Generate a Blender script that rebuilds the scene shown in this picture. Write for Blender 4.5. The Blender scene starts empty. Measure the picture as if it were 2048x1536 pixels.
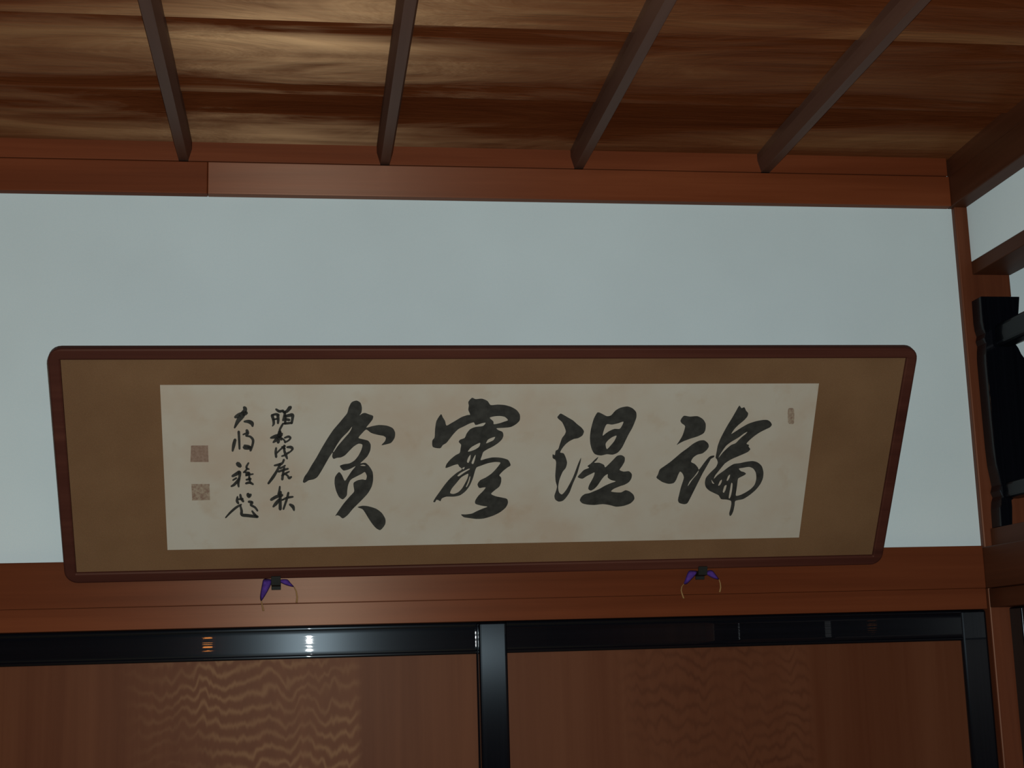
import bpy, bmesh, math, random
from mathutils import Vector, Matrix
from mathutils.geometry import delaunay_2d_cdt

random.seed(7)
SC = bpy.context.scene
COL = SC.collection

# ------------------------------------------------------------------ camera
F_PX = 2900.2                       # focal length in pixels of the 2048x1536 frame
PITCH, YAW, ROLL = 0.18868, 0.14351, -0.02835
CAM = Vector((0.0, -3.2, 1.66))
_f = Vector((math.sin(YAW) * math.cos(PITCH), math.cos(YAW) * math.cos(PITCH), math.sin(PITCH)))
_r = Vector((math.cos(YAW), -math.sin(YAW), 0.0))
_u = _r.cross(_f)
RIGHT = _r * math.cos(ROLL) + _u * math.sin(ROLL)
UP = -_r * math.sin(ROLL) + _u * math.cos(ROLL)
FWD = _f
cam_data = bpy.data.cameras.new('camera')
cam_data.sensor_width = 36.0
cam_data.lens = F_PX / 2048.0 * 36.0
cam_data.clip_start = 0.02
cam = bpy.data.objects.new('camera', cam_data)
COL.objects.link(cam)
cam.matrix_world = Matrix((
    (RIGHT.x, UP.x, -FWD.x, CAM.x),
    (RIGHT.y, UP.y, -FWD.y, CAM.y),
    (RIGHT.z, UP.z, -FWD.z, CAM.z),
    (0, 0, 0, 1)))
SC.camera = cam

# ------------------------------------------------------------------ light and exposure
SC.view_settings.view_transform = 'Standard'
SC.view_settings.look = 'None'
SC.view_settings.gamma = 1.0
SC.view_settings.use_curve_mapping = False
SC.view_settings.exposure = 0.0
world = bpy.data.worlds.new('world')
SC.world = world
world.use_nodes = True
world.node_tree.nodes['Background'].inputs[0].default_value = (0.55, 0.62, 0.70, 1)
world.node_tree.nodes['Background'].inputs[1].default_value = 0.010
# the camera's own flash, a hand's breadth above the lens
fl = bpy.data.lights.new('camera_flash', 'POINT')
fl.energy = 197.0
fl.color = (0.96, 1.0, 1.0)
fl.shadow_soft_size = 0.009
flo = bpy.data.objects.new('camera_flash', fl)
COL.objects.link(flo)
flo.location = (0.012, -3.2, 1.705)


# ------------------------------------------------------------------ helpers
def ray(px, py):
    return RIGHT * ((px - 1024) / F_PX) - UP * ((py - 768) / F_PX) + FWD


def on_plane(px, py, p0, n):
    d = ray(px, py)
    return CAM + d * ((p0 - CAM).dot(n) / d.dot(n))


def tag(o, label=None, cat=None, group=None, kind=None):
    if label: o['label'] = label
    if cat: o['category'] = cat
    if group: o['group'] = group
    if kind: o['kind'] = kind
    return o


def empty(name, loc):
    o = bpy.data.objects.new(name, None)
    o.empty_display_size = 0.1
    COL.objects.link(o)
    o.location = loc
    return o


def world_loc(o):
    p = Vector(o.location)
    while o.parent:
        o = o.parent
        p += Vector(o.location)
    return p


def obj(name, bm, mat, parent=None, smooth=False):
    """link a bmesh (in world coordinates) as one mesh object whose origin is its base centre"""
    vs = [v.co for v in bm.verts]
    lo = Vector((min(v.x for v in vs), min(v.y for v in vs), min(v.z for v in vs)))
    hi = Vector((max(v.x for v in vs), max(v.y for v in vs), max(v.z for v in vs)))
    c = Vector(((lo.x + hi.x) / 2, (lo.y + hi.y) / 2, lo.z))
    for v in bm.verts:
        v.co -= c
    me = bpy.data.meshes.new(name)
    bm.to_mesh(me)
    bm.free()
    if smooth:
        for p in me.polygons:
            p.use_smooth = True
    me.materials.append(mat)
    o = bpy.data.objects.new(name, me)
    COL.objects.link(o)
    if parent is None:
        o.location = c
    else:
        o.parent = parent
        o.location = c - world_loc(parent)
    return o


def add_box(bm, x0, x1, y0, y1, z0, z1, bevel=0.0, seg=2):
    m = Matrix.Translation(((x0 + x1) / 2, (y0 + y1) / 2, (z0 + z1) / 2)) @ Matrix.Diagonal((x1 - x0, y1 - y0, z1 - z0, 1))
    r = bmesh.ops.create_cube(bm, size=1.0, matrix=m)
    if bevel:
        es = list({e for v in r['verts'] for e in v.link_edges})
        bmesh.ops.bevel(bm, geom=es, offset=bevel, segments=seg, profile=0.5, affect='EDGES')


def box(name, x0, x1, y0, y1, z0, z1, mat, parent=None, bevel=0.0, seg=2):
    bm = bmesh.new()
    add_box(bm, x0, x1, y0, y1, z0, z1, bevel, seg)
    return obj(name, bm, mat, parent)


def prism(name, pts, axis, a, b, mat, parent=None, bevel=0.0, smooth=False):
    """extrude a closed profile (list of 2-D points) along an axis from a to b"""
    bm = bmesh.new()
    def P(p, t):
        if axis == 'x': return (t, p[0], p[1])
        if axis == 'y': return (p[0], t, p[1])
        return (p[0], p[1], t)
    A = [bm.verts.new(P(p, a)) for p in pts]
    B = [bm.verts.new(P(p, b)) for p in pts]
    n = len(pts)
    for i in range(n):
        bm.faces.new((A[i], A[(i + 1) % n], B[(i + 1) % n], B[i]))
    caps = [bm.faces.new(A[::-1]), bm.faces.new(B)]
    for c in caps:
        for e in c.edges: e.smooth = False
    bmesh.ops.recalc_face_normals(bm, faces=bm.faces)
    if bevel:
        es = [e for e in bm.edges if len(e.link_faces) == 2 and e.calc_face_angle(0) > 0.9]
        bmesh.ops.bevel(bm, geom=es, offset=bevel, segments=2, profile=0.5, affect='EDGES')
    return obj(name, bm, mat, parent, smooth)


# ------------------------------------------------------------------ materials
def new_mat(name):
    m = bpy.data.materials.new(name)
    m.use_nodes = True
    nt = m.node_tree
    return m, nt, nt.nodes['Principled BSDF']


def N(nt, kind, **kw):
    n = nt.nodes.new(kind)
    for k, v in kw.items():
        setattr(n, k, v)
    return n


def mapped(nt, scale, offset=(0, 0, 0), rnd=False):
    g = N(nt, 'ShaderNodeNewGeometry')
    mp = N(nt, 'ShaderNodeMapping')
    mp.inputs['Scale'].default_value = scale
    mp.inputs['Location'].default_value = offset
    nt.links.new(g.outputs['Position'], mp.inputs['Vector'])
    if not rnd:
        return mp.outputs['Vector']
    oi = N(nt, 'ShaderNodeObjectInfo')
    mu = N(nt, 'ShaderNodeMath', operation='MULTIPLY'); mu.inputs[1].default_value = 37.0
    nt.links.new(oi.outputs['Random'], mu.inputs[0])
    ad = N(nt, 'ShaderNodeVectorMath', operation='ADD')
    nt.links.new(mp.outputs['Vector'], ad.inputs[0]); nt.links.new(mu.outputs[0], ad.inputs[1])
    return ad.outputs[0]


def noise(nt, vec, scale, detail=3.0, rough=0.55, dist=0.0):
    n = N(nt, 'ShaderNodeTexNoise')
    n.inputs['Scale'].default_value = scale
    n.inputs['Detail'].default_value = detail
    n.inputs['Roughness'].default_value = rough
    n.inputs['Distortion'].default_value = dist
    nt.links.new(vec, n.inputs['Vector'])
    return n.outputs['Fac']


def ramp(nt, fac, stops):
    r = N(nt, 'ShaderNodeValToRGB')
    e = r.color_ramp.elements
    e[0].position, e[0].color = stops[0][0], (*stops[0][1], 1)
    e[1].position, e[1].color = stops[-1][0], (*stops[-1][1], 1)
    for p, c in stops[1:-1]:
        k = e.new(p); k.color = (*c, 1)
    nt.links.new(fac, r.inputs['Fac'])
    return r.outputs['Color']


def mix(nt, fac, a, b, mode='MIX'):
    m = N(nt, 'ShaderNodeMix', data_type='RGBA', blend_type=mode)
    for sock, v in ((m.inputs['Factor'], fac), (m.inputs['A'], a), (m.inputs['B'], b)):
        if isinstance(v, (int, float)): sock.default_value = v
        elif isinstance(v, tuple): sock.default_value = (*v, 1) if len(v) == 3 else v
        else: nt.links.new(v, sock)
    return m.outputs['Result']


def math_(nt, op, a, b=None, clamp=False):
    m = N(nt, 'ShaderNodeMath', operation=op, use_clamp=clamp)
    for i, v in enumerate((a, b)):
        if v is None: continue
        if isinstance(v, (int, float)): m.inputs[i].default_value = v
        else: nt.links.new(v, m.inputs[i])
    return m.outputs[0]


def bump(nt, bsdf, h, strength, dist):
    b = N(nt, 'ShaderNodeBump')
    b.inputs['Strength'].default_value = strength
    b.inputs['Distance'].default_value = dist
    nt.links.new(h, b.inputs['Height'])
    nt.links.new(b.outputs['Normal'], bsdf.inputs['Normal'])


def wood(name, axis, dark, mid, light, rough=0.45, aniso=0.0, spec=0.5, fine=60.0, band=7.0, contrast=1.0, rnd=False, coat=0.0, coat_rough=0.3):
    """straight-grained planed timber; the grain runs along the given world axis"""
    m, nt, b = new_mat(name)
    i = 'xyz'.index(axis)
    s1 = [band, band, band]; s1[i] = band * 0.07
    s2 = [fine, fine, fine]; s2[i] = fine * 0.015
    v1 = mapped(nt, tuple(s1), rnd=rnd)
    v2 = mapped(nt, tuple(s2), rnd=rnd)
    n1 = noise(nt, v1, 1.0, 4.0, 0.55, 0.6)
    n2 = noise(nt, v2, 1.0, 3.0, 0.6, 0.2)
    f = math_(nt, 'ADD', math_(nt, 'MULTIPLY', n1, 0.75), math_(nt, 'MULTIPLY', n2, 0.25))
    lo, hi = 0.5 - 0.17 / contrast, 0.5 + 0.17 / contrast
    c = ramp(nt, f, [(lo, dark), (0.5, mid), (hi, light)])
    nt.links.new(c, b.inputs['Base Color'])
    b.inputs['Roughness'].default_value = rough
    b.inputs['Specular IOR Level'].default_value = spec
    b.inputs['Specular Tint'].default_value = (1.0, 0.72, 0.52, 1)
    b.inputs['Coat Weight'].default_value = coat
    b.inputs['Coat Roughness'].default_value = coat_rough
    if aniso:
        b.inputs['Anisotropic'].default_value = aniso
        t = N(nt, 'ShaderNodeCombineXYZ')
        d = [0.0, 0.0, 0.0]; d[i] = 1.0
        for k in range(3): t.inputs[k].default_value = d[k]
        nt.links.new(t.outputs[0], b.inputs['Tangent'])
        b.inputs['Anisotropic Rotation'].default_value = 0.25
    bump(nt, b, f, 0.25, 0.004)
    return m


def plain(name, col, rough=0.5, spec=0.5, metallic=0.0, var=0.15, scale=40.0):
    m, nt, b = new_mat(name)
    v = mapped(nt, (1, 1, 1))
    n = noise(nt, v, scale, 3.0)
    c = ramp(nt, n, [(0.3, tuple(k * (1 - var) for k in col)), (0.7, tuple(min(1, k * (1 + var)) for k in col))])
    nt.links.new(c, b.inputs['Base Color'])
    b.inputs['Roughness'].default_value = rough
    b.inputs['Specular IOR Level'].default_value = spec
    b.inputs['Metallic'].default_value = metallic
    return m


def plaster(name, col):
    m, nt, b = new_mat(name)
    v = mapped(nt, (1, 1, 1))
    n1 = noise(nt, v, 2.2, 3.0)
    n2 = noise(nt, v, 420.0, 2.0)
    c = ramp(nt, n1, [(0.3, tuple(k * 0.96 for k in col)), (0.7, tuple(min(1, k * 1.03) for k in col))])
    nt.links.new(c, b.inputs['Base Color'])
    b.inputs['Roughness'].default_value = 0.9
    b.inputs['Diffuse Roughness'].default_value = 0.55
    b.inputs['Specular IOR Level'].default_value = 0.2
    bump(nt, b, n2, 0.25, 0.0015)
    return m


def lacquer(name, axis, rough=0.28, spec=0.17, coat=0.35):
    """black urushi lacquer wiped along the length of the piece"""
    m, nt, b = new_mat(name)
    i = 'xyz'.index(axis)
    s = [140.0] * 3; s[i] = 0.8
    v = mapped(nt, tuple(s))
    n = noise(nt, v, 1.0, 2.0)
    c = ramp(nt, n, [(0.3, (0.0020, 0.0024, 0.0040)), (0.7, (0.0034, 0.0040, 0.0062))])
    nt.links.new(c, b.inputs['Base Color'])
    b.inputs['Roughness'].default_value = rough
    b.inputs['Specular IOR Level'].default_value = spec
    b.inputs['Specular Tint'].default_value = (0.70, 0.88, 1.0, 1)
    b.inputs['Anisotropic'].default_value = 0.9
    t = N(nt, 'ShaderNodeCombineXYZ')
    for k in range(3): t.inputs[k].default_value = 1.0 if k == i else 0.0
    nt.links.new(t.outputs[0], b.inputs['Tangent'])
    b.inputs['Anisotropic Rotation'].default_value = 0.25
    b.inputs['Coat Weight'].default_value = coat
    b.inputs['Coat Roughness'].default_value = 0.009
    bp = N(nt, 'ShaderNodeBump')
    bp.inputs['Strength'].default_value = 0.5
    bp.inputs['Distance'].default_value = 0.00014
    nt.links.new(n, bp.inputs['Height'])
    nt.links.new(bp.outputs['Normal'], b.inputs['Coat Normal'])
    return m


CEIL_ROT = 0.25


def ceiling_wood(name):
    """broad cedar boards: long dark and pale streaks, silky sheen across the grain"""
    m, nt, b = new_mat(name)
    v1 = mapped(nt, (0.42, 5.0, 5.0), rnd=True)
    v2 = mapped(nt, (1.0, 60.0, 60.0), rnd=True)
    v3 = mapped(nt, (1.6, 7.0, 7.0), (4, 3, 1), rnd=True)
    n1 = noise(nt, v1, 1.0, 3.0, 0.5, 0.7)
    n2 = noise(nt, v2, 1.0, 3.0, 0.6, 0.3)
    n3 = noise(nt, v3, 1.0, 5.0, 0.62, 1.8)
    f = math_(nt, 'ADD', math_(nt, 'ADD', math_(nt, 'MULTIPLY', n1, 0.62), math_(nt, 'MULTIPLY', n2, 0.08)), math_(nt, 'MULTIPLY', n3, 0.30))
    tc = N(nt, 'ShaderNodeTexCoord'); sg = N(nt, 'ShaderNodeSeparateXYZ')
    nt.links.new(tc.outputs['Generated'], sg.inputs[0])
    oi = N(nt, 'ShaderNodeObjectInfo')
    ph = math_(nt, 'ADD', math_(nt, 'ADD', math_(nt, 'MULTIPLY', sg.outputs['Y'], 0.9), math_(nt, 'MULTIPLY', oi.outputs['Random'], 1.0)), math_(nt, 'MULTIPLY', n1, 0.5))
    f = math_(nt, 'ADD', f, math_(nt, 'MULTIPLY', math_(nt, 'SINE', math_(nt, 'MULTIPLY', ph, 6.2832)), 0.055))
    c = ramp(nt, f, [(0.36, (0.10, 0.025, 0.008)), (0.47, (0.14, 0.039, 0.013)), (0.57, (0.185, 0.060, 0.021)), (0.68, (0.275, 0.118, 0.045))])
    nt.links.new(c, b.inputs['Base Color'])
    r = math_(nt, 'ADD', math_(nt, 'MULTIPLY', n3, 0.20), 0.50)
    nt.links.new(r, b.inputs['Roughness'])
    sp = math_(nt, 'MULTIPLY', math_(nt, 'SUBTRACT', f, 0.44, True), 12.0)
    nt.links.new(sp, b.inputs['Specular IOR Level'])
    b.inputs['Specular Tint'].default_value = (1.0, 0.67, 0.36, 1)
    b.inputs['Anisotropic'].default_value = 1.0
    t = N(nt, 'ShaderNodeCombineXYZ')
    t.inputs[0].default_value = 1.0
    nt.links.new(t.outputs[0], b.inputs['Tangent'])
    b.inputs['Anisotropic Rotation'].default_value = CEIL_ROT
    bump(nt, b, math_(nt, 'ADD', n3, math_(nt, 'MULTIPLY', n2, 0.3)), 0.5, 0.012)
    return m


def door_wood(name, x0, x1, line_col, base_a, base_b, amount):
    """veneered panel: upright straight grain with a leaf of wavy flame figure between x0 and x1"""
    m, nt, b = new_mat(name)
    g = N(nt, 'ShaderNodeNewGeometry')
    sx = N(nt, 'ShaderNodeSeparateXYZ')
    nt.links.new(g.outputs['Position'], sx.inputs[0])
    X, Z = sx.outputs['X'], sx.outputs['Z']
    vs = mapped(nt, (34.0, 34.0, 0.9))
    straight = noise(nt, vs, 1.0, 4.0, 0.6, 0.4)
    vb = mapped(nt, (6.0, 6.0, 0.5))
    broad = noise(nt, vb, 1.0, 2.0, 0.5, 0.3)
    base = ramp(nt, math_(nt, 'ADD', math_(nt, 'MULTIPLY', straight, 0.5), math_(nt, 'MULTIPLY', broad, 0.5)), [(0.36, base_a), (0.64, base_b)])
    # flame figure: contour lines of a field that rises with z and zigzags with x
    vw = mapped(nt, (8.0, 8.0, 2.6))
    w1 = noise(nt, vw, 1.0, 3.0, 0.55, 0.8)
    vw2 = mapped(nt, (46.0, 46.0, 7.0), (3, 1, 2))
    w2 = noise(nt, vw2, 1.0, 2.0, 0.5, 0.2)
    fld = math_(nt, 'ADD', math_(nt, 'MULTIPLY', Z, 33.0), math_(nt, 'ADD', math_(nt, 'MULTIPLY', w1, 5.0), math_(nt, 'MULTIPLY', w2, 1.3)))
    sn = math_(nt, 'SINE', math_(nt, 'MULTIPLY', fld, 6.2832))
    ln = math_(nt, 'POWER', math_(nt, 'ADD', math_(nt, 'MULTIPLY', sn, 0.5), 0.5), 2.2)
    patch = noise(nt, mapped(nt, (5.0, 5.0, 4.0), (9, 2, 4)), 1.0, 3.0)
    pf = math_(nt, 'MULTIPLY', math_(nt, 'SUBTRACT', patch, 0.32, True), 3.2, True)
    def step(a, w):
        mr = N(nt, 'ShaderNodeMapRange', interpolation_type='SMOOTHSTEP')
        nt.links.new(X, mr.inputs['Value'])
        mr.inputs['From Min'].default_value = a - w; mr.inputs['From Max'].default_value = a + w
        return mr.outputs['Result']
    strip = math_(nt, 'MULTIPLY', step(x0, 0.07), math_(nt, 'SUBTRACT', 1.0, step(x1, 0.012)))
    fac = math_(nt, 'MULTIPLY', math_(nt, 'MULTIPLY', strip, ln), math_(nt, 'MULTIPLY', pf, amount))
    tint = mix(nt, math_(nt, 'MULTIPLY', strip, 0.35), base, base_b)
    c = mix(nt, fac, tint, line_col)
    nt.links.new(c, b.inputs['Base Color'])
    b.inputs['Roughness'].default_value = 0.42
    b.inputs['Specular IOR Level'].default_value = 0.12
    b.inputs['Specular Tint'].default_value = (1.0, 0.72, 0.52, 1)
    return m


M = {}
M['plaster'] = plaster('white_plaster', (0.63, 0.735, 0.745))
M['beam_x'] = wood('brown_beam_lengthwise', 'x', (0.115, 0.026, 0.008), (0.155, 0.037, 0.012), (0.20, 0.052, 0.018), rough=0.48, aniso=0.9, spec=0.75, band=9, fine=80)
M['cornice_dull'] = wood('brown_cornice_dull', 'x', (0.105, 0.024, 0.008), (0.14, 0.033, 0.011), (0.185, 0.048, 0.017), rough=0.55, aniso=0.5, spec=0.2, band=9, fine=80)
M['rail_x'] = wood('brown_tie_rail_wood', 'x', (0.075, 0.019, 0.007), (0.105, 0.027, 0.010), (0.14, 0.038, 0.014), rough=0.40, aniso=0.85, spec=0.35, band=9, fine=80)
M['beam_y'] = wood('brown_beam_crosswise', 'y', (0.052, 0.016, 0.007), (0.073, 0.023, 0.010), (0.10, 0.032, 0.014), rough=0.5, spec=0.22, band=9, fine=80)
M['beam_z'] = wood('brown_post_wood', 'z', (0.085, 0.023, 0.010), (0.115, 0.033, 0.014), (0.155, 0.048, 0.022), rough=0.45, spec=0.35, band=9, fine=80)
M['batten'] = wood('dark_batten_wood', 'y', (0.065, 0.029, 0.019), (0.092, 0.043, 0.029), (0.12, 0.06, 0.042), rough=0.5, spec=0.3, band=9, fine=80)
M['ceiling'] = ceiling_wood('cedar_ceiling_boards')
M['lacq_x'] = lacquer('black_lacquer_rail', 'x')
M['lacq_y'] = lacquer('black_lacquer_crosswise', 'y', 0.35, 0.10, 0.2)
M['lacq_z'] = lacquer('black_lacquer_stile', 'z', 0.20, 0.10, 0.3)
M['door_l'] = door_wood('flame_figured_door_panel', -0.34, 0.112, (0.20, 0.105, 0.048), (0.068, 0.018, 0.007), (0.105, 0.035, 0.015), 0.65)
M['door_r'] = door_wood('plain_figured_door_panel', 0.70, 1.12, (0.050, 0.016, 0.008), (0.080, 0.025, 0.011), (0.105, 0.038, 0.018), 0.6)
M['frame'] = wood('dark_brown_frame_wood', 'x', (0.038, 0.012, 0.009), (0.055, 0.017, 0.012), (0.072, 0.024, 0.016), rough=0.5, spec=0.15, band=14, fine=90)
M['hook'] = plain('blackened_iron', (0.010, 0.012, 0.010), 0.6, 0.2, 0.0)
M['purple'] = plain('purple_cloth', (0.06, 0.024, 0.19), 0.8, 0.2, 0.0, 0.25, 160.0)
M['cord'] = plain('straw_gold_cord', (0.24, 0.14, 0.05), 0.7, 0.3)
M['ink'] = plain('black_brush_ink', (0.028, 0.029, 0.025), 0.75, 0.25, 0.0, 0.35, 60.0)
M['dark_wall'] = wood('dark_board_wall', 'z', (0.05, 0.02, 0.011), (0.075, 0.03, 0.016), (0.10, 0.042, 0.022), rough=0.6, spec=0.3, band=9, fine=80)
M['tatami'] = wood('woven_straw_floor', 'x', (0.15, 0.12, 0.055), (0.18, 0.145, 0.07), (0.21, 0.17, 0.085), rough=0.8, spec=0.2, band=40, fine=300)


def mat_cloth():
    m, nt, b = new_mat('tan_silk_mount')
    v = mapped(nt, (1, 1, 1))
    n1 = noise(nt, v, 5.0, 3.0)
    n2 = noise(nt, v, 700.0, 2.0)
    f = math_(nt, 'ADD', math_(nt, 'MULTIPLY', n1, 0.6), math_(nt, 'MULTIPLY', n2, 0.4))
    c = ramp(nt, f, [(0.35, (0.125, 0.066, 0.029)), (0.65, (0.170, 0.096, 0.045))])
    nt.links.new(c, b.inputs['Base Color'])
    b.inputs['Roughness'].default_value = 0.75
    b.inputs['Specular IOR Level'].default_value = 0.2
    bump(nt, b, n2, 0.3, 0.0008)
    return m


def mat_paper():
    m, nt, b = new_mat('aged_writing_paper')
    v = mapped(nt, (1, 1, 1))
    n1 = noise(nt, v, 6.0, 4.0)
    n2 = noise(nt, v, 22.0, 3.0)
    c = ramp(nt, n1, [(0.34, (0.395, 0.340, 0.262)), (0.5, (0.412, 0.382, 0.308)), (0.66, (0.425, 0.408, 0.340))])
    c2 = mix(nt, math_(nt, 'MULTIPLY', math_(nt, 'SUBTRACT', n2, 0.58, True), 1.6), c, (0.34, 0.25, 0.155))
    nt.links.new(c2, b.inputs['Base Color'])
    b.inputs['Roughness'].default_value = 0.85
    b.inputs['Specular IOR Level'].default_value = 0.2
    return m


def mat_seal(name, hole):
    m, nt, b = new_mat(name)
    v = mapped(nt, (1, 1, 1))
    n1 = noise(nt, v, 190.0, 2.0)
    c = ramp(nt, n1, [(0.35, (0.20, 0.135, 0.098)), (0.62, hole)])
    nt.links.new(c, b.inputs['Base Color'])
    b.inputs['Roughness'].default_value = 0.85
    b.inputs['Specular IOR Level'].default_value = 0.15
    return m


M['mount'] = mat_cloth()
M['paper'] = mat_paper()
M['seal_a'] = mat_seal('faded_red_seal_ink', (0.245, 0.175, 0.13))
M['seal_b'] = mat_seal('faded_brown_seal_ink', (0.30, 0.25, 0.18))

# ------------------------------------------------------------------ the room shell
POST_L, POST_R = 1.5535, 1.6795       # corner post
RP = 1.585                            # plaster plane of the wall on the right
CEIL = 2.831
XL, YR = -2.90, -6.50                 # left wall, rear wall

floor = tag(box('floor', XL, 3.6, YR, 0.4, -0.06, 0.0, M['tatami']), 'woven straw mat floor of the room', 'floor', kind='structure')

bm = bmesh.new()
add_box(bm, XL, POST_L, 0.0, 0.09, 1.80, 2.90)
add_box(bm, XL, -0.85, 0.0, 0.09, 0.0, 1.80)
tag(obj('wall_back', bm, M['plaster']), 'white plaster wall behind the framed calligraphy', 'wall', kind='structure')
tag(box('wall_beyond', POST_R, 3.6, 0.0, 0.09, 0.0, 2.90, M['plaster']), 'white plaster wall seen through the transom opening', 'wall', kind='structure')
bm = bmesh.new()
add_box(bm, RP, RP + 0.085, -2.30, -0.0165, 2.573, 2.90)
tag(obj('wall_right', bm, M['plaster']), 'white plaster wall strip above the side beam', 'wall', kind='structure')
tag(box('wall_near_right', RP, RP + 0.085, YR, -2.42, 0.0, 2.90, M['dark_wall']), 'dark wooden wall beyond the side opening', 'wall', kind='structure')
tag(box('wall_left', XL - 0.09, XL, YR, 0.09, 0.0, 2.90, M['dark_wall']), 'dark wooden side wall', 'wall', kind='structure')
tag(box('wall_rear', XL - 0.09, RP + 0.085, YR - 0.09, YR, 0.0, 2.90, M['dark_wall']), 'dark wooden wall at the rear of the room', 'wall', kind='structure')

# ceiling: wide overlapping boards on slim chamfered battens
ceil = tag(empty('ceiling', (-0.65, -3.2, CEIL)), 'brown cedar board ceiling with slim battens', 'ceiling', kind='structure')
edges = [0.0, -0.316] + [-0.316 - 0.352 * k for k in range(1, 19)]
for k in range(len(edges) - 1):
    far, near = edges[k], max(edges[k + 1], YR)
    if near >= far: break
    # each board laps under its neighbour: the far edge hangs a little lower
    prof = [(far - 0.002, CEIL), (near - 0.010, CEIL + 0.010), (near - 0.010, CEIL + 0.022), (far - 0.002, CEIL + 0.010)]
    prism('ceiling_board', prof, 'x', XL, RP, M['ceiling'], ceil)
for k in range(-6, 3):
    xc = 0.1795 + 0.4525 * k
    w, t, h = 0.0185, 0.0105, 0.044
    prof = [(xc - w, CEIL + 0.004), (xc + w, CEIL + 0.004), (xc + w, CEIL - 0.016), (xc + t, CEIL - h), (xc - t, CEIL - h), (xc - w, CEIL - 0.016)]
    prism('batten', prof, 'y', YR, -0.012, M['batten'], ceil)

# cornice on the back wall and on the right wall, each in two steps
cor = tag(empty('trim_1', (-0.68, 0.0, 2.7085)), 'lower brown cornice rail along the top of the back wall', 'cornice', kind='structure')
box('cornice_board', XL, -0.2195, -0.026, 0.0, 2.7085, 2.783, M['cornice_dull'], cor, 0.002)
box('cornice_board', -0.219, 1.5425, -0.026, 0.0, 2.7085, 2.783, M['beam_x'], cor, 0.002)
tag(box('trim_2', XL, 1.5425, -0.019, 0.0, 2.787, 2.845, M['cornice_dull'], None, 0.0015), 'upper reddish cornice strip under the ceiling boards', 'cornice', kind='structure')
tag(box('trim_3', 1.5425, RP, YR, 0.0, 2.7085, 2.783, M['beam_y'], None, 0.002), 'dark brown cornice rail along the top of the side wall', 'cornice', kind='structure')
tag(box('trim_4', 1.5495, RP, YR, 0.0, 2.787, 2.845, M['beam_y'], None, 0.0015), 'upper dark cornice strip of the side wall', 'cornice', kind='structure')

# corner post and far posts
tag(box('trim_5', POST_L, POST_R, -0.016, 0.11, 0.0, 2.84, M['beam_z'], None, 0.003), 'square reddish brown corner post beside the black transom frame', 'post', kind='structure')
tag(box('trim_6', -0.85, -0.733, -0.016, 0.11, 0.0, 1.79, M['beam_z'], None, 0.003), 'brown jamb post at the far side of the sliding doors', 'post', kind='structure')
tag(box('trim_7', POST_L, POST_R, -2.42, -2.30, 0.0, 2.84, M['beam_z'], None, 0.003), 'brown post at the near end of the side opening', 'post', kind='structure')

# nageshi rail and door head on the back wall
tag(box('trim_8', XL, 1.5365, -0.042, -0.0005, 1.7935, 1.890, M['rail_x'], None, 0.0015), 'long brown tie rail under the white wall carrying the picture hooks', 'rail', kind='structure')
tag(box('trim_9', -0.733, 1.5365, -0.0395, 0.085, 1.7465, 1.7933, M['rail_x'], None, 0.001), 'brown door head above the black sliding door rails', 'door head', kind='structure')

# side opening: tie rail, sill, door head, upper beam
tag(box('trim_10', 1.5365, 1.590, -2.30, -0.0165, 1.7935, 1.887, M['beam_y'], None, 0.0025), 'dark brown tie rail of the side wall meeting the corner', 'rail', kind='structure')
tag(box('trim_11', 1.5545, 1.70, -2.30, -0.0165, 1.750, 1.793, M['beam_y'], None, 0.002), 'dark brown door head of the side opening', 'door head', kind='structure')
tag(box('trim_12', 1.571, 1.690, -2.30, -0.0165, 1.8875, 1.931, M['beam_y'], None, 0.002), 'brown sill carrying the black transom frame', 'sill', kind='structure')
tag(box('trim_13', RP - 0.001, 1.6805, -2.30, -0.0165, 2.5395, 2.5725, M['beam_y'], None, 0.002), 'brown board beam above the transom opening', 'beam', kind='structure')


# ------------------------------------------------------------------ doors
def sliding_door(name, label, x0, x1, yf, panel_mat):
    d = tag(empty(name, ((x0 + x1) / 2, yf + 0.015, 0.0)), label, 'sliding door', kind='structure')
    zt, st = 1.7465, 0.0625
    def rail(nm, za, zb):
        pts = [(yf + 0.030, za), (yf + 0.030, zb), (yf + 0.004, zb), (yf + 0.001, zb - 0.0015), (yf, zb - 0.005), (yf + 0.001, zb - 0.0085), (yf + 0.003, zb - 0.010),
               (yf + 0.003, zb - 0.0102), *[(yf + 0.0024 - (za + 0.010 + 0.047 * q / 8 - za - 0.006) ** 2 / 8.5, za + 0.010 + 0.047 * q / 8) for q in range(8, -1, -1)], (yf + 0.003, za + 0.0087),
               (yf + 0.003, za + 0.0085), (yf + 0.001, za + 0.007), (yf, za + 0.0045), (yf + 0.001, za + 0.0015), (yf + 0.004, za)]
        return prism(nm, pts, 'x', x0 + st - 0.001, x1 - st + 0.001, M['lacq_x'], d, 0.0, True)
    rail('top_rail', zt - 0.069, zt)
    rail('bottom_rail', 0.004, 0.075)
    for a, b in ((x0, x0 + st), (x1 - st, x1)):
        box('stile', a, b, yf - 0.0005, yf + 0.030, 0.004, zt, M['lacq_z'], d, 0.006, 3)
    box('panel', x0 + st - 0.004, x1 - st + 0.004, yf + 0.011, yf + 0.019, 0.07, zt - 0.065, panel_mat, d)
    return d


sliding_door('door_1', 'black lacquered sliding door with a pale wavy flame-grained panel', -0.731, 0.434, 0.036, M['door_l'])
sliding_door('door_2', 'black lacquered sliding door with a plain reddish panel beside the corner post', 0.3735, 1.5515, 0.0, M['door_r'])

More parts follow.
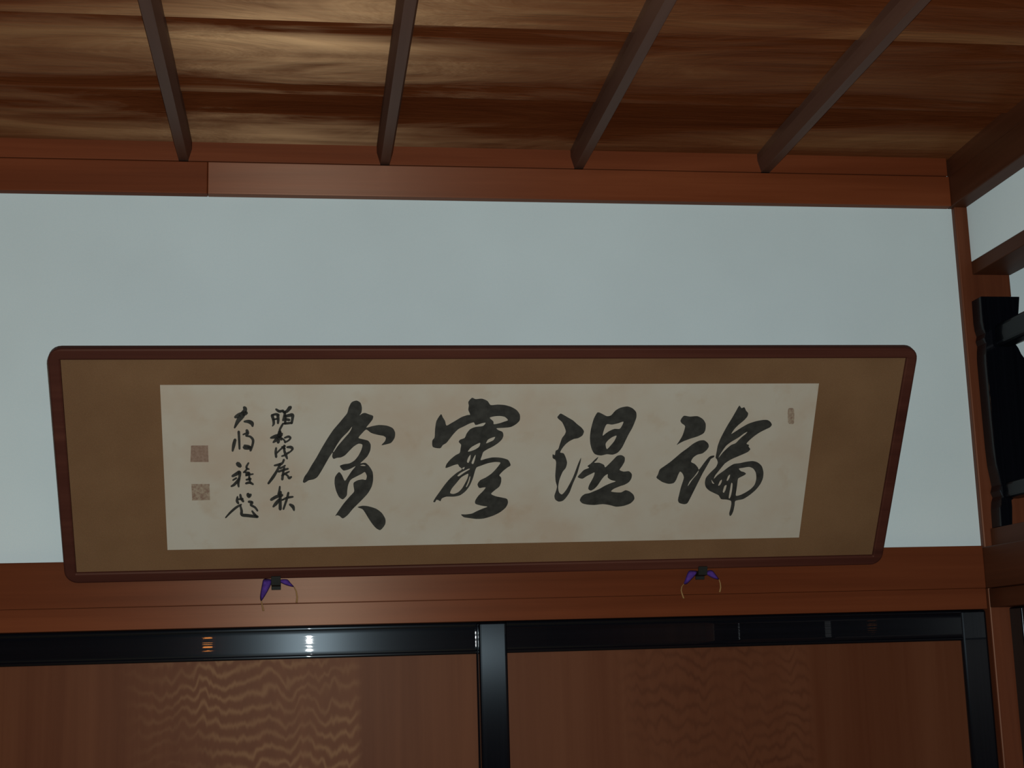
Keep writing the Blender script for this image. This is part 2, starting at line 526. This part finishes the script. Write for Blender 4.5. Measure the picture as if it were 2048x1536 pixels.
# doors of the side opening, seen edge on
for i, (ya, yb, xf) in enumerate(((-1.20, -0.0175, 1.5985), (-2.295, -1.14, 1.6345))):
    d = tag(empty('door_%d' % (i + 3), (xf, (ya + yb) / 2, 0.0)), 'dark lacquered sliding door closing the side opening beside the corner post' if i == 0 else 'dark lacquered sliding door farther along the side opening', 'sliding door', kind='structure')
    for a, b in ((ya, ya + 0.06), (yb - 0.06, yb)):
        box('stile', xf, xf + 0.03, a, b, 0.004, 1.7495, M['lacq_z'], d, 0.004, 2)
    box('top_rail', xf, xf + 0.03, ya + 0.06, yb - 0.06, 1.68, 1.7495, M['lacq_y'], d, 0.004, 2)
    box('bottom_rail', xf, xf + 0.03, ya + 0.06, yb - 0.06, 0.004, 0.075, M['lacq_y'], d, 0.004, 2)
    box('panel', xf + 0.01, xf + 0.018, ya + 0.055, yb - 0.055, 0.07, 1.685, M['door_r'], d)

# ------------------------------------------------------------------ black lacquered transom frame in the side opening
tf = tag(empty('transom_frame', (1.63, -1.15, 1.931)), 'black lacquered transom frame with flared end posts standing on the side sill', 'transom frame')
PR = [(2.474, 1.5755, 1.6730), (2.445, 1.5750, 1.6685), (2.418, 1.5745, 1.6640), (2.400, 1.5760, 1.6560), (2.386, 1.5795, 1.6480), (2.374, 1.5760, 1.6520),
      (2.362, 1.5790, 1.6500), (2.350, 1.5770, 1.6580), (2.335, 1.5755, 1.6640), (2.318, 1.5750, 1.6760), (2.280, 1.5750, 1.6880), (2.200, 1.5750, 1.6930), (2.120, 1.5755, 1.6860),
      (2.075, 1.5770, 1.6680), (2.045, 1.5810, 1.6440), (2.028, 1.5830, 1.6280), (2.014, 1.5790, 1.6300), (2.002, 1.5830, 1.6220), (1.992, 1.5790, 1.6060),
      (1.975, 1.5765, 1.6060), (1.9312, 1.5755, 1.6020)]
prof = [(a, z) for z, a, b in PR] + [(b, z) for z, a, b in PR[::-1]]
for y0 in (-0.066, -2.299):
    prism('end_post', prof, 'y', y0, y0 + 0.049, M['lacq_z'], tf, 0.0015)
box('upper_rail', 1.600, 1.642, -2.25, -0.0655, 2.351, 2.405, M['lacq_y'], tf, 0.010, 3)
box('lower_rail', 1.590, 1.628, -2.25, -0.0655, 1.995, 2.033, M['lacq_y'], tf, 0.008, 3)

# ------------------------------------------------------------------ framed calligraphy, leaning out from the tie rail
BL = Vector((-0.4971, -0.0625, 1.8431)); BR = Vector((1.2824, -0.0625, 1.8492)); TLv = Vector((-0.4964, -0.359, 2.2783))
EX = (BR - BL); FW = EX.length; EX = EX.normalized()
EU = (TLv - BL); EU = (EU - EX * EU.dot(EX)); FH = EU.length; EU = EU.normalized()
EN = EX.cross(EU).normalized()
if EN.y > 0: EN = -EN                      # towards the viewer, slightly downwards


def fpt(a, b, d=0.0):
    return BL + EX * a + EU * b + EN * d


def rounded(inset, rad, n=7):
    pts = []
    w, h = FW - inset, FH - inset
    for cx, cy, a0 in ((w - rad, inset + rad, -90), (w - rad, h - rad, 0), (inset + rad, h - rad, 90), (inset + rad, inset + rad, 180)):
        for k in range(n):
            a = math.radians(a0 + 90 * k / (n - 1))
            pts.append((cx + rad * math.cos(a), cy + rad * math.sin(a)))
    return pts


cal = tag(empty('calligraphy_frame', fpt(FW / 2, 0)), 'long framed calligraphy with four large black brush characters leaning from the white wall', 'framed calligraphy')
bm = bmesh.new()
loops = []
for ins, rad, d in ((0.010, 0.018, -0.020), (0.0, 0.027, -0.0175), (0.0, 0.027, -0.004), (0.0012, 0.026, -0.0012), (0.004, 0.0235, 0.0), (0.0205, 0.004, 0.0), (0.0235, 0.0015, -0.002), (0.0245, 0.001, -0.009)):
    loops.append([bm.verts.new(fpt(a, b, d)) for a, b in rounded(ins, rad)])
for A, B in zip(loops, loops[1:]):
    for i in range(len(A)):
        j = (i + 1) % len(A)
        bm.faces.new((A[i], A[j], B[j], B[i]))
bm.faces.new(loops[0])
bmesh.ops.recalc_face_normals(bm, faces=bm.faces)
obj('frame_border', bm, M['frame'], cal)


def slab(name, corners, thick, mat, parent):
    """four corners on a front plane, given a thickness backwards"""
    bm = bmesh.new()
    A = [bm.verts.new(c) for c in corners]
    B = [bm.verts.new(c - EN * thick) for c in corners]
    bm.faces.new(A); bm.faces.new(B[::-1])
    for i in range(4):
        j = (i + 1) % 4
        bm.faces.new((A[j], A[i], B[i], B[j]))
    bmesh.ops.recalc_face_normals(bm, faces=bm.faces)
    return obj(name, bm, mat, parent)


I = 0.0243
tag(slab('mount', [fpt(I, I, -0.006), fpt(FW - I, I, -0.006), fpt(FW - I, FH - I, -0.006), fpt(I, FH - I, -0.006)], 0.006, M['mount'], cal), 'tan silk mount around the paper')
P_D = -0.0052
p0 = fpt(0, 0, P_D)
paper = slab('paper', [on_plane(x, y, p0, EN) for x, y in ((335, 1100), (1598, 1075), (1638, 767), (320, 770))], 0.0007, M['paper'], cal)
tag(paper, 'aged cream paper with brush writing')
INK_D = P_D + 0.0004
ink0 = fpt(0, 0, INK_D)


def smooth_loop(pts, sub=3):
    out = []
    n = len(pts)
    for i in range(n):
        a, b, c, d = (Vector(pts[(i + k) % n]) for k in (-1, 0, 1, 2))
        for s in range(sub):
            t = s / sub
            q = 0.5 * ((2 * b) + (c - a) * t + (2 * a - 5 * b + 4 * c - d) * t * t + (3 * b - a - 3 * c + d) * t ** 3)
            lin = b.lerp(c, t)
            out.append(lin.lerp(q, 0.75))
    return out


def inside(p, poly):
    r = False
    n = len(poly)
    j = n - 1
    for i in range(n):
        a, b = poly[i], poly[j]
        if (a.y > p.y) != (b.y > p.y) and p.x < (b.x - a.x) * (p.y - a.y) / (b.y - a.y) + a.x:
            r = not r
        j = i
    return r


def ink_shape(name, origin, scale, outlines, holes=(), ribbons=(), mat=None, parent=None):
    """ink on the paper: outlines, gaps and tapering brush strokes, as read off the photograph, laid in the paper's plane"""
    bm = bmesh.new()
    def put(v):
        return on_plane(origin[0] + v.x / scale, origin[1] + v.y / scale, ink0, EN)
    if outlines:
        O = [smooth_loop(o) for o in outlines]
        H = [smooth_loop(h) for h in holes]
        vs, es = [], []
        for L in O + H:
            k = len(vs)
            vs += [Vector((p.x, p.y)) for p in L]
            es += [(k + i, k + (i + 1) % len(L)) for i in range(len(L))]
        V, _, Fc, _, _, _ = delaunay_2d_cdt(vs, es, [], 0, 0.01)
        bv = [bm.verts.new(put(v)) for v in V]
        for f in Fc:
            c = sum((V[i] for i in f), Vector((0, 0))) / len(f)
            if any(inside(c, o) for o in O) and not any(inside(c, h) for h in H):
                try: bm.faces.new([bv[i] for i in f])
                except ValueError: pass
    for R in ribbons:
        pts = []
        n = len(R)
        for i in range(n - 1):
            a, b, c, d = (Vector(R[min(max(i + k, 0), n - 1)]) for k in (-1, 0, 1, 2))
            for s in range(5):
                t = s / 5
                pts.append(0.5 * ((2 * b) + (c - a) * t + (2 * a - 5 * b + 4 * c - d) * t * t + (3 * b - a - 3 * c + d) * t ** 3))
        pts.append(Vector(R[-1]))
        # rounded ends
        d0 = (pts[0] - pts[1]).xy.normalized(); d1 = (pts[-1] - pts[-2]).xy.normalized()
        e0 = pts[0].xy + d0 * pts[0].z * 0.42; e1 = pts[-1].xy + d1 * pts[-1].z * 0.42
        pts = [Vector((e0.x, e0.y, pts[0].z * 0.45))] + pts + [Vector((e1.x, e1.y, pts[-1].z * 0.45))]
        Ls, Rs = [], []
        for i, p in enumerate(pts):
            q = (pts[min(i + 1, len(pts) - 1)] - pts[max(i - 1, 0)]).xy
            q = q.normalized() if q.length > 1e-6 else Vector((1, 0))
            nrm = Vector((-q.y, q.x)) * p.z * 0.5
            Ls.append(bm.verts.new(put(p.xy + nrm))); Rs.append(bm.verts.new(put(p.xy - nrm)))
        for i in range(len(pts) - 1):
            bm.faces.new((Ls[i], Ls[i + 1], Rs[i + 1], Rs[i]))
    loose = [v for v in bm.verts if not v.link_faces]
    bmesh.ops.delete(bm, geom=loose, context='VERTS')
    for f in bm.faces:
        f.normal_update()
        if f.normal.dot(EN) < 0: f.normal_flip()
    return obj(name, bm, mat or M['ink'], parent or paper)


# first (rightmost) large character
ink_shape('ink_character', (1300, 790), 5.907, [
    [(360,300),(400,245),(470,255),(560,250),(625,285),(658,340),(655,410),(630,455),(560,490),(480,515),(400,545),(350,570),(315,590),(345,545),(385,475),(415,370),(375,335)],
    [(75,975),(95,935),(115,880),(170,840),(240,790),(300,740),(370,680),(440,630),(510,575),(580,540),(640,535),(685,570),(695,610),(670,650),(620,690),(560,705),(510,740),(485,790),(530,815),(565,855),(580,880),(640,800),(690,740),(720,720),(760,715),(755,735),(720,755),(700,790),(660,860),(620,930),(590,990),(550,1070),(510,1150),(470,1230),(440,1280),(400,1290),(345,1275),(330,1240),(345,1170),(365,1090),(385,1030),(400,975),(385,930),(355,905),(330,950),(310,1000),(280,1040),(220,1050),(150,1030),(110,1005)],
    [(1055,125),(1080,155),(1115,145),(1135,185),(1160,215),(1150,255),(1110,300),(1050,350),(1000,400),(960,460),(1010,430),(1080,385),(1160,340),(1250,310),(1330,295),(1385,295),(1420,315),(1440,350),(1420,380),(1370,405),(1300,440),(1240,480),(1180,530),(1140,575),(1170,590),(1165,610),(1185,640),(1160,670),(1110,695),(1040,725),(960,760),(890,805),(850,850),(810,900),(770,950),(755,990),(800,945),(870,895),(930,850),(990,815),(1060,805),(1130,790),(1210,780),(1270,795),(1320,840),(1340,910),(1335,980),(1305,1050),(1250,1120),(1180,1180),(1100,1230),(1010,1250),(1000,1300),(985,1370),(965,1415),(945,1430),(935,1400),(950,1340),(960,1290),(955,1250),(900,1235),(840,1230),(810,1185),(760,1160),(700,1130),(660,1090),(648,1040),(660,980),(700,930),(740,890),(780,850),(800,800),(790,760),(775,740),(785,680),(800,600),(830,520),(870,440),(920,350),(970,270),(1010,200)],
], [
    [(445,1075),(470,1020),(520,965),(575,890),(560,930),(500,1000),(460,1060)],
    [(810,740),(830,700),(870,640),(900,600),(950,560),(1000,530),(1050,500),(1110,455),(1150,435),(1130,460),(1080,500),(1040,540),(1010,570),(960,590),(910,630),(860,680),(820,730)],
    [(1050,870),(1100,860),(1170,850),(1220,870),(1250,920),(1255,990),(1235,1060),(1190,1110),(1130,1150),(1070,1180),(1015,1190),(1020,1130),(1030,1060),(1040,990),(1070,970),(1110,950),(1135,930),(1110,910),(1075,900)],
    [(725,1000),(735,1015),(760,1050),(735,1040)],
    [(805,1070),(825,1020),(848,1000),(845,1030),(825,1065)],
    [(905,1010),(922,960),(945,940),(940,975),(920,1010)],
    [(860,1140),(880,1075),(905,1065),(892,1120),(872,1155)],
    [(930,1210),(945,1120),(960,1040),(975,1050),(968,1130),(955,1190),(940,1222)],
])
# second large character
ink_shape('ink_character', (1080, 790), 5.908, [
    [(205,260),(240,220),(270,230),(330,265),(390,300),(440,345),(490,385),(520,430),(500,480),(450,510),(400,520),(350,545),(310,575),(270,620),(245,660),(240,680),(280,690),(305,740),(320,800),(305,860),(270,905),(245,960),(225,1020),(215,1090),(225,1150),(260,1175),(310,1120),(350,1050),(390,970),(425,880),(455,800),(485,740),(480,790),(460,860),(440,930),(410,1000),(380,1070),(350,1150),(310,1210),(270,1250),(220,1260),(180,1235),(170,1190),(190,1130),(200,1080),(185,1020),(180,950),(185,880),(190,800),(180,765),(150,745),(150,700),(175,710),(185,660),(215,640),(235,580),(260,510),(290,470),(305,430),(290,380),(260,320),(220,285)],
    [(620,330),(640,270),(680,205),(730,220),(790,250),(840,240),(890,185),(950,150),(1030,135),(1090,155),(1135,200),(1140,260),(1120,320),(1090,390),(1050,460),(1010,540),(970,620),(920,680),(860,705),(790,700),(720,715),(650,700),(615,650),(595,580),(590,500),(600,410)],
    [(560,840),(600,810),(650,760),(690,730),(670,770),(640,800),(700,800),(755,825),(770,855),(810,820),(860,770),(910,720),(960,710),(1000,735),(1000,785),(970,840),(940,885),(990,905),(1050,900),(1085,935),(1080,985),(1050,1030),(1000,1060),(940,1080),(870,1110),(840,1140),(900,1150),(960,1150),(1010,1125),(1060,1140),(1105,1180),(1115,1230),(1070,1280),(990,1310),(900,1320),(820,1300),(740,1290),(640,1300),(560,1295),(500,1280),(470,1245),(490,1200),(530,1170),(580,1160),(630,1140),(700,1110),(770,1070),(840,1040),(895,1020),(840,1005),(800,975),(800,935),(760,960),(720,1010),(680,1070),(640,1110),(600,1130),(570,1110),(580,1065),(610,1010),(635,960),(645,915),(600,935),(550,960),(500,990),(445,970),(480,925),(520,885),(580,860)],
], [
    [(740,480),(760,400),(790,345),(850,350),(920,335),(985,315),(970,360),(940,400),(880,400),(820,425),(775,455)],
    [(775,580),(800,540),(850,500),(905,480),(880,540),(840,590),(790,640)],
])
# third large character
ink_shape('ink_character', (840, 780), 5.485, [
    [(135,555),(160,520),(165,430),(180,340),(230,265),(250,300),(275,340),(290,390),(340,365),(400,330),(460,295),(520,275),(550,270),(530,220),(535,170),(530,130),(570,85),(610,100),(680,95),(740,120),(775,165),(850,160),(930,165),(1000,185),(1060,220),(1095,270),(1095,330),(1060,370),(1000,405),(920,415),(840,420),(860,440),(905,460),(915,500),(900,540),(860,580),(800,620),(740,650),(695,680),(680,720),(665,770),(720,755),(790,740),(860,740),(920,750),(970,770),(995,825),(960,850),(910,890),(870,935),(890,960),(890,1010),(870,1060),(820,1100),(780,1140),(830,1165),(900,1180),(955,1195),(965,1240),(940,1290),(880,1340),(800,1380),(700,1410),(620,1415),(540,1405),(480,1395),(450,1365),(500,1365),(570,1355),(620,1330),(690,1300),(740,1280),(680,1270),(610,1250),(605,1215),(640,1160),(690,1110),(720,1070),(690,1070),(650,1075),(630,1035),(660,990),(720,960),(780,920),(830,870),(870,820),(880,795),(820,790),(740,805),(670,830),(620,850),(600,900),(580,970),(545,1050),(500,1110),(440,1155),(370,1170),(290,1170),(240,1190),(225,1220),(205,1210),(180,1205),(165,1230),(145,1225),(170,1180),(220,1110),(270,1040),(330,970),(400,910),(460,870),(430,840),(415,815),(370,825),(320,845),(280,855),(290,815),(330,765),(390,715),(435,690),(445,640),(450,600),(425,570),(440,545),(490,525),(510,480),(550,430),(610,405),(690,395),(720,360),(680,365),(610,385),(590,355),(540,370),(480,400),(420,430),(370,480),(330,530),(290,580),(250,605),(220,640),(140,625)],
], [
    [(765,305),(810,290),(870,285),(930,295),(965,330),(930,345),(870,365),(810,375),(805,345)],
    [(725,585),(745,545),(785,525),(825,515),(805,550),(765,570)],
    [(525,675),(560,630),(620,595),(660,580),(650,620),(610,650),(560,670)],
    [(515,785),(530,740),(555,710),(550,760),(530,800)],
    [(565,800),(590,740),(610,710),(605,750),(585,810)],
    [(330,1130),(350,1080),(400,1020),(450,960),(500,930),(530,920),(520,970),(490,1030),(460,1080),(420,1120),(370,1140)],
    [(460,860),(490,845),(480,870)],
    [(410,940),(450,905),(530,865),(545,870),(480,910),(430,945)],
    [(505,1060),(530,1000),(545,950),(552,955),(540,1010),(515,1060)],
])
# fourth large character
ink_shape('ink_character', (590, 780), 5.119, [
    [(80,940),(95,890),(130,840),(170,770),(220,690),(270,600),(330,500),(390,410),(450,340),(500,280),(535,235),(550,180),(580,125),(630,108),(670,130),(685,180),(680,230),(660,260),(690,240),(720,235),(760,250),(800,265),(795,300),(765,340),(730,385),(790,370),(860,358),(940,365),(1000,390),(1025,435),(1020,490),(985,540),(940,555),(885,565),(920,525),(930,490),(905,470),(850,460),(780,440),(730,405),(690,440),(650,490),(700,505),(750,520),(775,560),(770,620),(740,680),(690,730),(670,750),(720,745),(760,780),(795,840),(800,920),(785,990),(745,1060),(690,1120),(640,1170),(590,1220),(540,1280),(490,1315),(455,1290),(430,1283),(412,1290),(450,1230),(500,1160),(560,1090),(605,1040),(600,990),(600,950),(640,925),(690,915),(725,920),(735,880),(715,840),(680,860),(620,890),(570,920),(545,970),(535,1030),(530,1080),(490,1120),(450,1095),(420,1030),(405,960),(410,890),(450,840),(480,870),(510,930),(540,890),(580,830),(620,780),(560,810),(500,825),(470,800),(460,775),(500,760),(560,750),(610,720),(650,670),(680,610),(690,560),(650,550),(600,580),(550,630),(510,670),(470,690),(430,695),(395,705),(380,680),(385,640),(350,690),(310,760),(270,830),(230,890),(190,915),(140,925),(100,950)],
    [(640,1200),(690,1185),(750,1190),(830,1215),(890,1260),(925,1320),(925,1370),(900,1410),(870,1435),(830,1415),(790,1370),(750,1310),(720,1260),(690,1220)],
], [
    [(392,628),(430,560),(480,490),(540,430),(585,375),(560,430),(500,500),(440,570),(398,632)],
    [(668,772),(700,765),(725,775),(700,778)],
])
# small date and signature columns
SMALL = [
    [[(640,190,30),(655,240,28),(660,290,25),(645,320,12)], [(640,185,20),(690,175,25),(720,185,25)], [(690,115,22),(730,140,28),(775,130,22)], [(710,190,30),(715,240,28),(712,285,22)], [(655,240,18),(710,230,18)], [(780,150,25),(820,140,30),(855,100,38),(865,90,34)], [(800,150,25),(790,200,25),(775,250,22)], [(800,200,28),(850,190,32),(890,185,34),(890,230,28),(880,285,24)], [(800,235,26),(850,245,28)], [(790,290,22),(840,285,24),(885,280,22)], [(805,200,24),(800,290,24)], [(775,290,20),(755,325,22),(735,365,22),(735,400,30)]],
    [[(625,465,20),(680,450,40),(740,435,40),(760,415,25)], [(735,390,35),(725,450,40),(715,520,30)], [(725,450,30),(690,490,35),(655,520,18)], [(740,455,28),(755,490,18)], [(760,470,18),(790,495,18),(800,520,22)], [(795,465,18),(840,450,24),(865,465,22),(845,495,18),(800,520,18)]],
    [[(690,590,20),(685,640,26),(690,700,24)], [(690,660,16),(740,610,18),(770,590,18),(800,600,14)], [(790,560,22),(790,620,24),(810,680,28),(825,720,18)], [(825,580,20),(870,580,30),(890,600,26),(870,630,16),(830,655,22),(790,680,20),(760,690,16)], [(760,580,18),(800,565,18)]],
    [[(785,735,22),(770,770,22),(740,790,28),(670,805,18)], [(740,790,25),(700,870,25),(650,950,30),(595,1025,22)], [(740,840,20),(780,820,22),(800,805,16)], [(720,880,22),(780,860,24),(835,845,20)], [(790,830,20),(775,900,24),(765,975,26)], [(760,930,18),(810,900,22),(850,880,14)], [(800,910,18),(830,930,20),(850,960,26),(875,945,20)]],
    [[(735,1065,18),(730,1110,22),(720,1160,26)], [(630,1225,28),(690,1190,32),(760,1170,32)], [(745,1130,25),(740,1230,30),(740,1340,32)], [(730,1220,25),(690,1270,35),(655,1310,20)], [(760,1230,18),(790,1220,14)], [(770,1225,16),(830,1200,24),(895,1190,18)], [(840,1140,22),(820,1220,24),(780,1340,20)], [(860,1285,24),(895,1310,34),(910,1355,18)]],
    [[(300,95,34),(310,120,38),(270,190,55),(220,260,40),(180,340,18)], [(190,210,30),(240,185,45),(320,160,40)], [(300,265,20),(350,265,35),(390,285,40),(400,320,22)]],
    [[(230,390,26),(235,480,24),(240,600,20)], [(185,490,30),(170,550,34),(155,625,20)], [(330,375,30),(340,410,30),(320,440,18),(370,450,22),(405,490,26),(400,550,24),(375,620,24)], [(285,425,16),(330,405,20)], [(300,560,22),(350,570,26),(370,590,30),(310,590,32),(290,580,22)]],
    [[(220,785,45),(245,810,40)], [(155,935,26),(210,905,36),(240,890,34),(235,960,24),(180,1035,28),(140,1060,18)], [(160,985,16),(200,960,20)], [(240,960,22),(225,1020,26),(230,1065,18)], [(350,775,18),(325,820,22),(330,850,20),(290,890,16)], [(325,840,18),(355,850,18)], [(310,890,20),(360,900,26),(315,925,22),(405,910,16)], [(360,930,20),(355,980,20)], [(325,980,20),(375,970,24)], [(320,1025,22),(365,1015,26),(405,1035,20)], [(365,960,22),(370,1020,20)]],
    [[(215,1190,18),(210,1240,28),(225,1270,22)], [(250,1165,22),(260,1210,26),(285,1245,24)], [(230,1220,18),(280,1215,20)], [(345,1160,36),(355,1185,34),(375,1165,28)], [(70,1445,14),(130,1380,22),(200,1320,24),(260,1285,18)], [(250,1300,20),(265,1360,26),(270,1410,30),(340,1420,32),(460,1435,28)], [(355,1250,26),(395,1260,28),(380,1290,24),(430,1320,22),(460,1360,20)], [(395,1365,18),(420,1400,24),(450,1430,24)]],
]
for s in SMALL:
    ink_shape('small_ink_character', (440, 800), 6.144, [], (), [[(x, y, w * 1.28) for x, y, w in st] for st in s])
# seals
tag(ink_shape('red_seal', (0, 0), 1.0, [[(382, 892), (386, 891), (412, 891), (416, 891), (416, 895), (417, 920), (417, 924), (413, 924), (385, 924), (381, 924), (381, 920), (382, 896)]], (), (), M['seal_a']), 'faded red square seal')
tag(ink_shape('red_seal', (0, 0), 1.0, [[(383, 968), (387, 968), (415, 968), (419, 968), (419, 972), (420, 996), (420, 1000), (416, 1000), (388, 1001), (384, 1001), (384, 997), (383, 972)]], (), (), M['seal_b']), 'faded brown square seal')
tag(ink_shape('corner_seal', (0, 0), 1.0, [[(1576, 819), (1582, 816), (1588, 819), (1588, 846), (1582, 848), (1576, 845)]], (), (), M['seal_b']), 'small faded upright seal')


# ------------------------------------------------------------------ picture hooks with purple cloth wings
def cloth_wing(parent, origin, scale, outline, y):
    pl, n = Vector((0, y, 0)), Vector((0, -1, 0))
    L = smooth_loop(outline, 3)
    P = [on_plane(origin[0] + p.x / scale, origin[1] + p.y / scale, pl, n) for p in L]
    c = sum(P, Vector()) / len(P)
    bm = bmesh.new()
    front = [bm.verts.new(p) for p in P]
    ridge = [bm.verts.new(c.lerp(p, 0.55) + Vector((0, -0.005, 0))) for p in P]
    back = [bm.verts.new(c.lerp(p, 0.6) + Vector((0, 0.004, 0))) for p in P]
    k = len(P)
    for i in range(k):
        j = (i + 1) % k
        bm.faces.new((front[i], front[j], ridge[j], ridge[i]))
        bm.faces.new((front[j], front[i], back[i], back[j]))
    bm.faces.new(ridge); bm.faces.new(back[::-1])
    bmesh.ops.recalc_face_normals(bm, faces=bm.faces)
    return obj('cloth_wing', bm, M['purple'], parent, True)


def cord(parent, origin, scale, pts, y, r=0.0011):
    pl, n = Vector((0, y, 0)), Vector((0, -1, 0))
    Q = []
    for i in range(len(pts) - 1):
        for s in range(4):
            Q.append(Vector(pts[i]).lerp(Vector(pts[i + 1]), s / 4))
    Q.append(Vector(pts[-1]))
    P = [on_plane(origin[0] + p.x / scale, origin[1] + p.y / scale, pl, n) for p in Q]
    bm = bmesh.new()
    rings = []
    for i, p in enumerate(P):
        rr = r * (1.0 + 0.9 * (i / (len(P) - 1)))
        rings.append([bm.verts.new(p + Vector((math.cos(a) * rr, math.sin(a) * rr, 0))) for a in [k * math.pi / 3 for k in range(6)]])
    for A, B in zip(rings, rings[1:]):
        for i in range(6):
            bm.faces.new((A[i], A[(i + 1) % 6], B[(i + 1) % 6], B[i]))
    bm.faces.new(rings[0][::-1]); bm.faces.new(rings[-1])
    bmesh.ops.recalc_face_normals(bm, faces=bm.faces)
    return obj('tassel_cord', bm, M['cord'], parent, True)


def picture_hook(label, px, py, origin, wings, cords):
    c = on_plane(px, py, Vector((0, -0.066, 0)), Vector((0, -1, 0)))
    h = tag(empty('picture_hook', (c.x, -0.042, c.z - 0.006)), label, 'hook', 'hooks under the framed calligraphy')
    # iron bracket: back plate on the rail, arm under the frame edge, turned-up lip in front of it
    zl = BL.z + (c.x - BL.x) * EX.z / EX.x
    zb = zl - 0.0115
    prof = [(-0.0425, zl - 0.022), (-0.0425, zl - 0.003), (-0.0455, zl - 0.003), (-0.047, zb + 0.0035), (-0.0665, zb + 0.0035), (-0.0735, zl + 0.006), (-0.0775, zl + 0.004), (-0.071, zb - 0.002), (-0.049, zb - 0.003), (-0.047, zl - 0.022)]
    prism('bracket', prof, 'x', c.x - 0.010, c.x + 0.010, M['hook'], h, 0.0008)
    for w in wings: cloth_wing(h, origin, 12.8, w, -0.066)
    for k in cords: cord(h, origin, 12.8, k, -0.060)
    return h


picture_hook('iron picture hook with drooping purple cloth wings under the date column', 552, 1155, (480, 1120),
             [[(600, 490), (720, 480), (820, 505), (800, 620), (700, 820), (560, 1040), (520, 1020), (515, 900), (560, 640)],
              [(960, 525), (1100, 490), (1220, 500), (1300, 590), (1385, 690), (1200, 650), (1060, 590)]],
             [[(1385, 690), (1440, 800), (1465, 950), (1450, 1090)], [(545, 1030), (560, 1120), (585, 1220), (600, 1300)]])
picture_hook('iron picture hook with short purple cloth wings and gold cords under the large right-hand characters', 1404, 1140, (1330, 1100),
             [[(600, 540), (720, 525), (830, 540), (825, 590), (700, 730), (560, 870), (480, 865), (520, 740)],
              [(1030, 590), (1120, 515), (1220, 530), (1310, 640), (1385, 755), (1250, 730), (1130, 670)]],
             [[(490, 860), (430, 940), (415, 1040), (440, 1130), (480, 1240)], [(1380, 750), (1415, 850), (1425, 960), (1400, 1080)]])

# ------------------------------------------------------------------ small amber lamp on the rear wall (its glint shows in the lacquer)
lampm, nt, b = new_mat('amber_lamp_glass')
b.inputs['Base Color'].default_value = (0.8, 0.3, 0.08, 1)
b.inputs['Emission Color'].default_value = (1.0, 0.32, 0.06, 1)
b.inputs['Emission Strength'].default_value = 40.0
lp = on_plane(415, 1300, Vector((0, 0.037, 0)), Vector((0, -1, 0)))
k = (YR + 0.10 - 0.037) / (CAM.y - 0.037)         # mirrored distance from the lacquered rail to the lamp
lx = lp.x + (lp.x - CAM.x) * k * 1.0
lz = lp.z + (lp.z - CAM.z) * k * 1.0
wl = tag(empty('wall_lamp', (lx, YR, lz - 0.09)), 'small amber lamp on a wooden bracket on the rear wall', 'lamp')
box('back_plate', lx - 0.05, lx + 0.05, YR, YR + 0.012, lz - 0.09, lz + 0.09, M['beam_z'], wl, 0.004)
box('arm', lx - 0.012, lx + 0.012, YR + 0.012, YR + 0.11, lz - 0.052, lz - 0.032, M['beam_z'], wl, 0.003)
bm = bmesh.new()
bmesh.ops.create_uvsphere(bm, u_segments=16, v_segments=10, radius=0.032, matrix=Matrix.Translation((lx, YR + 0.09, lz)))
obj('globe', bm, lampm, wl, True)
